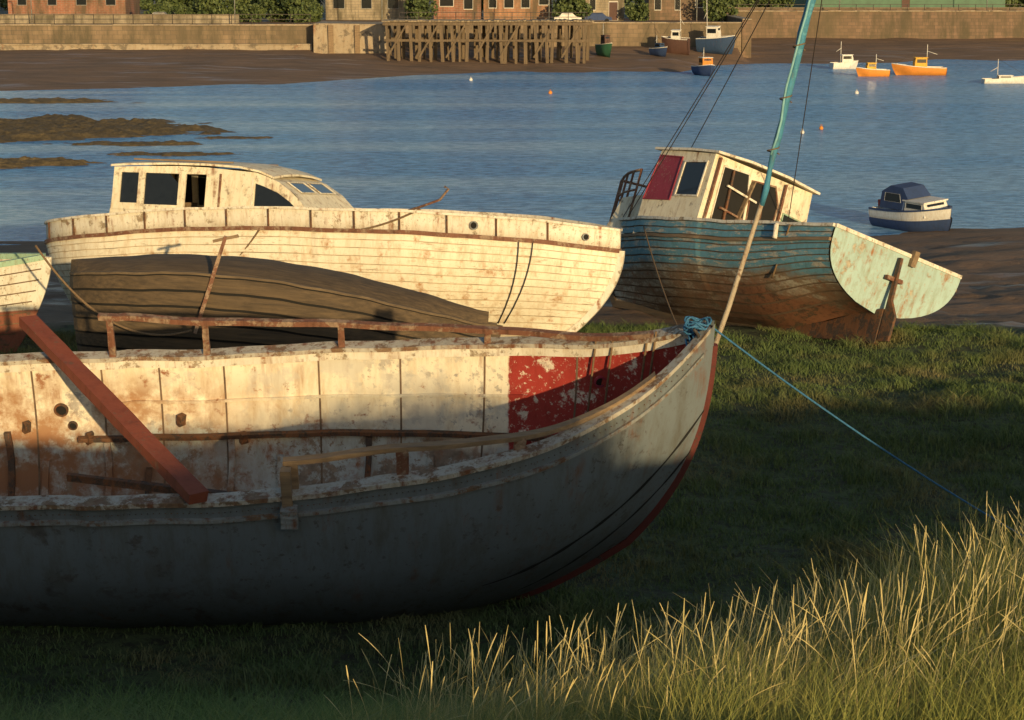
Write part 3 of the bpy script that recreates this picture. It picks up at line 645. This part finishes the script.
H5=Hull(6.6,lambda t:1.05*(1-max(0,(t-.4)/.6)**2.3)+.02,lambda t:1.6+.30*t*t,lambda t:.0+.1*sm((t-.6)/.4),2.2,.65,.8,.1,.05,.55,1.4)
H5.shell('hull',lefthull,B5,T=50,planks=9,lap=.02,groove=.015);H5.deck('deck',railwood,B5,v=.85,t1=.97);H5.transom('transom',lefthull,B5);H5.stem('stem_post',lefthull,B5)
g=G()
for sd in(1,-1): H5.strip(g,sd,1,.1,.10,0,1,50,inset=-.01)
g.out('gunwale',palegreen,B5)
# ---------------------------------------------------------------- small boats
def cm(name,c,k=.34): return peel(name,c,[x*.6 for x in c],k=k,scale=3,rk=.62)
orange=cm('orange_paint',(.75,.28,.04)); whitep=cm('white_paint',(.78,.76,.70)); navy=cm('navy_paint',(.03,.06,.16)); bluep=cm('mid_blue_paint',(.025,.06,.14)); green=cm('green_paint',(.04,.16,.09)); redp=cm('red_paint',(.4,.05,.03)); brownp=cm('brown_paint',(.10,.05,.038)); yellowp=cm('yellow_paint',(.75,.42,.05))
def workboat(name,label,cat,x,y,z,L,heading,hull,house,deckh=.5,hx=.6,hl=.22,hht=.55,mast=1.0,roof=None,boot=None,heel=0,group='boats moored in the estuary',bw=.17,hw=.62,dk=None):
    b=empty(name,label,cat,(x,y,z),(R(heel),0,R(heading)),group)
    hb=L*bw
    H=Hull(L,lambda t:hb*(1-max(0,(t-.4)/.6)**2.5)+.01,lambda t:deckh+.32*L*.12*t*t*2,lambda t:-.15,2.4,.6,L*.12,0,.1,.55,1.3)
    H.shell('hull',hull,b,T=24,rows=8); H.deck('deck',dk or (whitep if hull is not whitep else brownp),b,v=.86,t1=.97,T=16); H.transom('transom',hull,b)
    g=G()
    for sd in(1,-1): H.strip(g,sd,1,.07,.06,0,1,20)
    g.out('gunwale',boot or whitep,b)
    w=hb*hw; za=deckh*.85; xa=L*hx; xb=xa+L*hl
    c,wq=prism('wheelhouse',[(xa,za),(xa+.03,za+hht),(xb-.03,za+hht),(xb+.06,za+hht*.55),(xb+.06,za)],w,w*.92,house,b,za+hht)
    g=G(); g.box(xa-.06,xb+.06,-w,w,za+hht+.001,za+hht+.05); g.out('roof',roof or house,c)
    for sd in(1,-1):
        window('window',[(xa+.1*(xb-xa),sd*wq(za+hht*.55),za+hht*.55),(xa+.1*(xb-xa),sd*wq(za+hht*.88),za+hht*.88),(xb-.12*(xb-xa),sd*wq(za+hht*.88),za+hht*.88),(xb-.12*(xb-xa),sd*wq(za+hht*.55),za+hht*.55)],(0,sd,0),c,house,glass,.02,.012)
    window('window',[(xa,-w*.6,za+hht*.5),(xa,w*.6,za+hht*.5),(xa+.02,w*.6,za+hht*.88),(xa+.02,-w*.6,za+hht*.88)],(-1,0,0),c,house,glass,.02,.012)
    window('windscreen',[(xb+.035,-w*.7,za+hht*.6),(xb+.035,w*.7,za+hht*.6),(xb-.01,w*.7,za+hht*.9),(xb-.01,-w*.7,za+hht*.9)],(1,0,.3),c,house,glass,.02,.02)
    if mast:
        tube('mast',[(xa-.05,0,za),(xa-.05,0,za+hht+mast)],.03,whitep,b,5)
        tube('boom',[(xa-.05,0,za+hht+mast*.5),(L*.15,0,za+hht+mast*.25)],.022,whitep,b,5)
        tube('rigging_wire',[(xa-.05,0,za+hht+mast),(L*.97,0,deckh+.2)],.012,wirem,b,4)
    return b
workboat('fishing_boat','orange fishing boat with small wheelhouse moored on the water','boat',39.9,177,-.05,4.9,178,orange,yellowp,.75,.35,.22,1.0,1.2,bw=.2)
workboat('fishing_boat','small orange and yellow open workboat on the water','boat',34.3,175,-.05,3.0,184,orange,yellowp,.65,.4,.26,.7,.8,bw=.2)
workboat('motor_boat','small white motor boat with mast on the water','boat',31.3,188,-.05,2.7,10,whitep,whitep,.65,.35,.4,.85,1.3,bw=.2)
workboat('motor_boat','low white boat with thin mast on the water','boat',40.3,164,-.05,3.9,-2,whitep,whitep,.42,.32,.3,.35,1.4)
workboat('fishing_boat','dark blue workboat with orange wheelhouse seen end on','boat',17.4,178,-.05,3.4,-78,navy,orange,.85,.35,.35,.95,.9,roof=whitep,bw=.24)
workboat('trawler','dark blue and white trawler with tall masts beside the quay','boat',19.6,202,z1(20,202),4.2,-28,bluep,whitep,1.5,.25,.3,1.4,3.0,heel=5,group='boats beside the quay')
workboat('trawler','rusty brown trawler aground beside the quay','boat',18.3,199,z1(17,199),2.9,160,brownp,whitep,1.6,.3,.3,1.1,2.4,heel=-8,group='boats beside the quay')
workboat('fishing_boat','small navy boat resting on the mud by the quay','boat',14.4,197,z1(14.4,197),2.6,-60,navy,bluep,.7,.3,.35,.6,.8,group='boats beside the quay')
workboat('fishing_boat','small green boat resting on mud beside the timber pier','boat',9.0,197,z1(9,197),3.0,-70,green,brownp,1.1,.3,.35,1.1,1.2,group='boats beside the quay')
b=workboat('cabin_boat','small cabin boat with navy canopy and white and navy hull','boat',14.3,72.0,-.04,3.7,-62,whitep,whitep,.80,.46,.30,.52,0,roof=whitep,boot=navy,heel=5,bw=.22,hw=.70,dk=whitep)
HB=Hull(3.7,lambda t:3.7*.22*(1-max(0,(t-.4)/.6)**2.5)+.035,lambda t:.46+.22*t*t,lambda t:-.17,2.4,.6,.44,0,.1,.55,1.3)
HB.shell('boot_band',navy,b,T=24,rows=8)
cn,wc=prism('canopy',[(.35,.85),(.42,1.45),(.9,1.70),(1.60,1.66),(1.95,1.28),(1.72,1.22),(1.65,.85)],.62,.48,navy,b,1.70)
for sd in(1,-1): window('window',[(.62,sd*wc(1.12),1.12),(.64,sd*wc(1.42),1.42),(1.45,sd*wc(1.42),1.42),(1.55,sd*wc(1.12),1.12)],(0,sd,.1),cn,whitep,glass,.02,.01)
g=G(); g.box(-.28,-.02,-.18,.18,.1,1.0); g.out('outboard_motor',redp,b)
for k,(px,py,cc) in enumerate(((17.2,113,whitep),(18.8,116,orange),(-22.5,71.5,whitep),(27,150,whitep),(-3.6,168,whitep),(3,150,orange))):
    g=G(); r=.13 if py<140 else .16
    secs=[[Vector((r*math.sin(th)*math.cos(a),r*math.sin(th)*math.sin(a),.08-r*math.cos(th))) for a in np.linspace(0,2*math.pi,13)[:-1]] for th in np.linspace(.05,math.pi-.05,9)]
    g.loft(secs); g.tube([( .05*math.cos(a),0,.08+r+.04+.05*math.sin(a)) for a in np.linspace(0,6.28,9)],.012)
    o=g.out('mooring_buoy',cc,None,True); o.location=(px,py,0); tag(o,('white' if cc is whitep else 'orange')+' mooring buoy floating on the water','buoy','mooring buoys')
# ---------------------------------------------------------------- quay
def masonry(name,a,b,mort,bw,bh,rust=True):
    n=N(name,.9); br=n.t.nodes.new('ShaderNodeTexBrick'); mp=n.t.nodes.new('ShaderNodeCombineXYZ'); s=n.xyz()
    n.t.links.new(n.mul(s[0],s[1],'ADD'),mp.inputs[0]); n.t.links.new(s[2],mp.inputs[1]); n.t.links.new(mp.outputs[0],br.inputs['Vector'])
    br.inputs['Scale'].default_value=1;br.inputs['Brick Width'].default_value=bw;br.inputs['Row Height'].default_value=bh;br.inputs['Mortar Size'].default_value=.02
    br.inputs['Color1'].default_value=(*a,1);br.inputs['Color2'].default_value=(*b,1);br.inputs['Mortar'].default_value=(*mort,1)
    st=n.noise(.8,8,.65,n.map((1,1,.25))); big=n.noise(.12,5,.6)
    c=n.mix(n.mul(n.step(st,.40,.62),.85),br.outputs['Color'],(.07,.06,.035)); c=n.mix(n.mul(n.step(big,.42,.62),.6),c,(.11,.085,.05))
    n.col(c); n.bump(n.noise(3,6),.5,.05); return n.m
stone=masonry('quay_stone',(.30,.21,.13),(.20,.14,.09),(.10,.09,.07),1.1,.45); conc=peel('old_concrete',(.36,.29,.20),(.20,.16,.11),k=.45,scale=.9,rk=.58)
redst=masonry('red_sandstone',(.24,.15,.10),(.16,.105,.07),(.10,.08,.06),.9,.4)
brick=masonry('red_brick',(.36,.14,.08),(.28,.10,.06),(.3,.25,.2),.6,.22); sandst=masonry('pale_stone',(.40,.33,.23),(.32,.26,.18),(.2,.18,.15),.8,.3)
slate=plain('roof_slate',(.10,.10,.11),.7,.3,2); greensheet=plain('green_sheeting',(.05,.14,.08),.6,.3,1); fwhite=plain('window_white',(.6,.58,.52),.5,.1)
def wall(name,label,x0,x1,y0,y1,zb,zt,mat,cop=.12):
    e=empty(name,label,'wall',((x0+x1)/2,(y0+y1)/2,zb)); w=(x1-x0)/2;d=(y1-y0)/2
    g=G(); nseg=max(1,int(w))
    secs=[]
    for k in range(nseg+1):
        x=-w+2*w*k/nseg; j=random.uniform(-.08,.08)
        secs.append([Vector((x,-d-.25+j,0)),Vector((x,d,0)),Vector((x,d,zt-zb)),Vector((x,-d+j,zt-zb))])
    g.loft(secs); g.out('masonry',mat,e)
    g=G(); k=0; x=-w
    while x<w:
        l=min(1.6,w-x); g.box(x+.01,x+l-.01,-d-.12+random.uniform(-.03,.03),d-.1,zt-zb+.003,zt-zb+cop+random.uniform(-.03,.03)); x+=1.6
    g.out('coping',conc,e); return e
wall('quay_wall','long weathered stone quay wall above the mud',-75,-20.6,200,201.5,.2,3.85,stone)
wall('quay_wall','pale concrete landing wall beside the timber pier',-20.3,-12.6,197,206,.2,4.0,conc)
wall('quay_wall','dark stone quay wall behind the timber pier',-12.4,24.4,205,206.5,.2,3.95,stone)
wall('quay_wall','reddish sandstone quay wall above the mud bank',25,95,231,232.6,.2,4.62,redst)
wall('retaining_wall','sandy stone wall returning along the slipway',24.6,25.6,206,231,.2,4.3,redst)
wall('promenade_wall','low stone wall along the promenade',-75,-30,212,212.5,3.7,4.65,sandst,.08)
wall('promenade_wall','low red sandstone wall along the harbour road',26,95,240,240.5,4.4,4.85,redst,.1)
wall('concrete_step','stepped concrete ledge at the foot of the quay',-75,-20.6,198.4,199.7,.2,1.9,conc)
for x in(-18.5,-15.8):
    g=G(); g.box(-.25,.25,-.35,.0,0,3.4); o=g.out('fender_timber',railwood); o.location=(x,196.9,.6); tag(o,'vertical timber fender fixed to the landing wall','fender','timber fenders on the landing wall')
# pier
pw=wood('pier_timber',(.17,.12,.07),(.08,.06,.04),2,1); pd=plain('pier_deck_timber',(.32,.25,.16),.9,.3,3)
Pr=empty('timber_pier','old timber pier on many dark weathered posts beside the quay','pier',(-2.4,192,.12))
for r,yy in enumerate((-2.4,.0,2.4)):
    x=-10
    while x<10.1:
        jx=random.uniform(-.22,.22); zt=4.35
        beam('post',(x+jx*1.4,yy,-.4),(x+jx*.3,yy,zt),random.uniform(.22,.36),.30,pw,Pr,3,.02)
        x+= 1.05*random.uniform(.75,1.2)
for yy in(-2.4,2.4):
    beam('stringer',(-10.3,yy-.19,4.2),(10.3,yy-.19,4.2),.12,.3,pw,Pr,16,.02)
    beam('waling',(-10.2,yy-.2,2.6),(10.2,yy-.2,2.55),.12,.22,pw,Pr,16,.03)
for k in range(7):
    x=-9.8+k*2.8+random.uniform(-.4,.4); beam('brace',(x,-2.62,.9),(x+1.9,-2.62,4.1),.12,.18,pw,Pr,2,.01)
g=G(); x=-10.4
while x<10.4:
    g.box(x,x+.26,-2.75+random.uniform(-.1,.1),2.75,4.40+random.uniform(-.03,.03),4.52+random.uniform(-.05,.05)); x+=.29
g.out('deck',pd,Pr)
def railing(x0,x1,y,z,label,h=1.0,mat=wirem):
    e=empty('railing',label,'railing',((x0+x1)/2,y,z)); w=(x1-x0)/2
    for hh2 in(h,h*.5): beam('rail',(-w,0,hh2),(w,0,hh2),.06,.06,mat,e,2,0)
    k=max(2,int(2*w/2.0)); 
    for j in range(k+1): tube('rail_post',[(-w+2*w*j/k,0,0),(-w+2*w*j/k,0,h)],.04,mat,e,5)
railing(-60,-21,201,3.97,'dark metal railing along the quay edge'); railing(-12,8,206,4.07,'dark metal railing behind the pier'); railing(27,70,232,4.74,'metal railing along the sandstone quay',.7)
def building(name,label,x0,x1,y0,dep,zb,h,mat,nwin,storeys=2,door=True,roofh=2.5,wm=fwhite,aw=.5):
    e=empty(name,label,'building',((x0+x1)/2,y0,zb)); w=(x1-x0)/2
    g=G(); g.box(-w,w,0,dep,0,h); wl=g.out('wall',mat,e)
    g=G(); g.add([(-w-.3,-.4,h+.002),(w+.3,-.4,h+.002),(w+.3,dep+.4,h+.002),(-w-.3,dep+.4,h+.002),(-w-.3,dep/2,h+roofh),(w+.3,dep/2,h+roofh)],[(0,1,5,4),(2,3,4,5),(0,4,3),(1,2,5),(0,3,2,1)])
    rf=g.out('roof',slate,e)
    g=G(); g.box(-w*.6-.4,-w*.6+.4,dep/2-.4,dep/2+.4,h+roofh*.6,h+roofh+1.2); g.out('chimney',mat,rf)
    sh=h/storeys; n0=nwin
    for s in range(storeys):
        for k in range(n0):
            cx=-w+2*w*(k+.5)/n0+random.uniform(-.15,.15)
            if door and s==0 and k==n0//2: continue
            a=min(aw,w/n0*.6)*random.uniform(.6,1); zz=s*sh+sh*random.choice((.34,.42)); zt=s*sh+sh*.78
            window('window',[(cx-a,0,zz),(cx+a,0,zz),(cx+a,0,zt),(cx-a,0,zt)],(0,-1,0),wl,wm,glass,.08,.06)
    if door:
        cx=-w+2*w*(n0//2+.5)/n0; window('door',[(cx-.5,0,.02),(cx+.5,0,.02),(cx+.5,0,2.1),(cx-.5,0,2.1)],(0,-1,0),wl,wm,brownp,.1,.06)
    return e
building('brick_house','large red brick building with wide windows and slate roof',-9.0,-3.6,222,9,3.75,8,brick,2,2,False,3,fwhite,1.0)
building('brick_house','large orange brick building with white windows and slate roof',-3.3,4.6,225,9,3.75,8.5,masonry('orange_brick',(.45,.22,.11),(.38,.17,.09),(.3,.25,.2),.6,.22),4,2,False,3,fwhite,.8)
building('stone_house','pale stone building with wide openings behind the quay',-21.8,-12.5,226,9,3.75,8,sandst,3,2,False,3,greytrim,1.2)
building('brick_house','dark brick warehouse beside the harbour road',-60,-46,230,9,3.75,8,brick,4,2,False,3,greytrim,.8)
building('shed','low grey stone shed beside the quay',8,13,224,6,3.75,3.6,sandst,2,1)
building('warehouse','long green sheeted warehouse behind the sandstone quay',37,62,243,14,4.5,6,greensheet,9,1,True,2.0,greensheet)
building('brick_house','sandstone building by the harbour road',16,23,226,8,3.75,7,redst,3,2,False)
# trees / bushes
n=N('leaf_mat',.7); rr_=n.rand(); n.col(n.mix(rr_,(.035,.06,.018),(.10,.13,.035))); leafm=n.m; bark=wood('bark',(.12,.09,.06),(.06,.045,.03),2)
def crownmesh(seed,r,h):
    rg=np.random.RandomState(seed); V=[];Fc=[]
    cl=[(rg.uniform(-.8,.8)*r,rg.uniform(-.6,.6)*r,h*(.15+.65*rg.rand()),r*rg.uniform(.22,.5)) for _ in range(14)]
    for (cx,cy,cz,cr) in cl:
        for _ in range(150):
            d=rg.normal(size=3); d/=np.linalg.norm(d); p=np.array([cx,cy,cz])+d*cr*rg.uniform(.5,1.15)
            u=rg.normal(size=3);u/=np.linalg.norm(u);v=np.cross(u,rg.normal(size=3));v/=np.linalg.norm(v);s=.07*r+.04
            b=len(V); V+=[p-u*s,p+v*s*.7,p+u*s,p-v*s*.7]; Fc.append((b,b+1,b+2,b+3))
    return V,Fc
protos=[]
for sd,(r,h) in enumerate(((2.0,3.2),(2.6,4.2),(1.6,2.2))):
    V,Fc=crownmesh(sd,r,h); me=bpy.data.meshes.new('crown'); me.from_pydata([tuple(v) for v in V],[],Fc); me.materials.append(leafm)
    g=G(); g.tube([(0,0,-.1),(.05,.02,h*.3),(0,.05,h*.7)],[.16,.12,.05]); 
    for k in range(4): g.tube([(0.02,0,h*.28),(r*.4*math.cos(k*1.6),r*.4*math.sin(k*1.6),h*.6)],[.07,.03])
    tm=bpy.data.meshes.new('trunk'); tm.from_pydata([tuple(v) for v in g.v],[],g.f); tm.materials.append(bark); protos.append((me,tm))
spots=[(-34,218),(-31.5,219),(-29,217),(-27,219),(-24.5,217),(-37,219),(-10.8,219),(7,222),(14.5,222),(24,222),(28,244),(31,245),(33.5,244),(64,246),(68,247),(-62,222),(-66,220),(-41,224),(-22.5,221)]
for k in range(26): spots.append((-95+k*8+random.uniform(-2,2),262+random.uniform(0,25)))
for k,(x,y) in enumerate(spots):
    me,tm=protos[k%3]; e=empty('tree','bushy green tree behind the quay','tree',(x,y,float(quay(np.array(x)))),(0,0,random.random()*6),'trees along the waterfront')
    s=random.uniform(.7,1.2)*(1.7 if y>255 else 1); e.scale=(s,s,s)
    c=bpy.data.objects.new('crown',me);link(c,e); t=bpy.data.objects.new('trunk',tm);link(t,e)
def carmesh():
    g=G(); prof=[(-2,.35),(-2.05,.85),(-1.3,.95),(-.9,1.42),(.6,1.45),(1.2,.95),(1.95,.8),(2.05,.35)]
    w=.85; k=len(prof); v=[(x,w*(1 if z<1 else .85),z) for x,z in prof]+[(x,-w*(1 if z<1 else .85),z) for x,z in prof]
    g.add(v,[tuple(range(k)),tuple(range(k,2*k))[::-1]]+[(j,j+k,(j+1)%k+k,(j+1)%k) for j in range(k)]); return g
cc=[greytrim,whitep,navy]
for k,(x,y) in enumerate(((-40,219.5),(6.2,214),(9.6,215))):
    e=empty('parked_car',('grey','white','navy blue')[k]+' car parked on the promenade','car',(x,y,3.75),(0,0,0),'cars parked along the promenade')
    e.scale=(.75,.75,.75)
    bd=carmesh().out('body',cc[k],e)
    for sd in(1,-1):
        window('window',[(-1.05,sd*.80,1.0),(-.78,sd*.74,1.34),(.5,sd*.74,1.36),(.95,sd*.80,1.0)],(0,sd,.2),bd,black,glass,.02,.01)
        for xx in(-1.25,1.25):
            g=G(); g.loft([[Vector((xx+.32*math.cos(a),sd*yy,.32+.32*math.sin(a))) for a in np.linspace(0,6.28,13)[:-1]] for yy in(.70,.89)]); g.out('wheel',black,e)
for x,y in((-52,209),(-30,209),(-14,208),(4,208),(20,209),(40,236),(58,236)):
    zb=float(quay(np.array(x))); e=empty('street_lamp','slim metal street lamp on the quay','lamp',(x,y,zb),(0,0,0),'street lamps on the quay')
    tube('lamp_column',[(0,0,0),(0,0,5.2),(0,-.3,5.7),(0,-.9,5.8)],.06,greytrim,e); g=G(); g.box(-.12,.12,-1.3,-.85,5.74,5.86); g.out('lamp_head',whitep,e)
# ---------------------------------------------------------------- light, world, camera
sund=Vector((-.33,.93,-.158)).normalized()
L=bpy.data.lights.new('sun','SUN'); L.energy=5.0; L.angle=R(.5); L.color=(1,.73,.37)
lo=bpy.data.objects.new('sun',L); lo.rotation_euler=sund.to_track_quat('-Z','Y').to_euler(); link(lo)
w=bpy.data.worlds.new('World'); sc.world=w; w.use_nodes=True; nt=w.node_tree
sk=nt.nodes.new('ShaderNodeTexSky'); sk.sky_type='NISHITA'; sk.sun_disc=False; sk.sun_elevation=R(9.2); sk.sun_rotation=R(160)
bg=nt.nodes['Background']; bg.inputs['Strength'].default_value=.13; nt.links.new(sk.outputs[0],bg.inputs['Color'])
cam=bpy.data.cameras.new('camera'); cam.lens=66.8; cam.sensor_width=36; cam.clip_end=5000; cam.clip_start=.1
co=bpy.data.objects.new('camera',cam); co.location=(0,0,9.5); co.rotation_euler=(R(90-11.6),0,0); link(co); sc.camera=co
sc.view_settings.view_transform='Standard'; sc.view_settings.look='None'; sc.view_settings.exposure=0
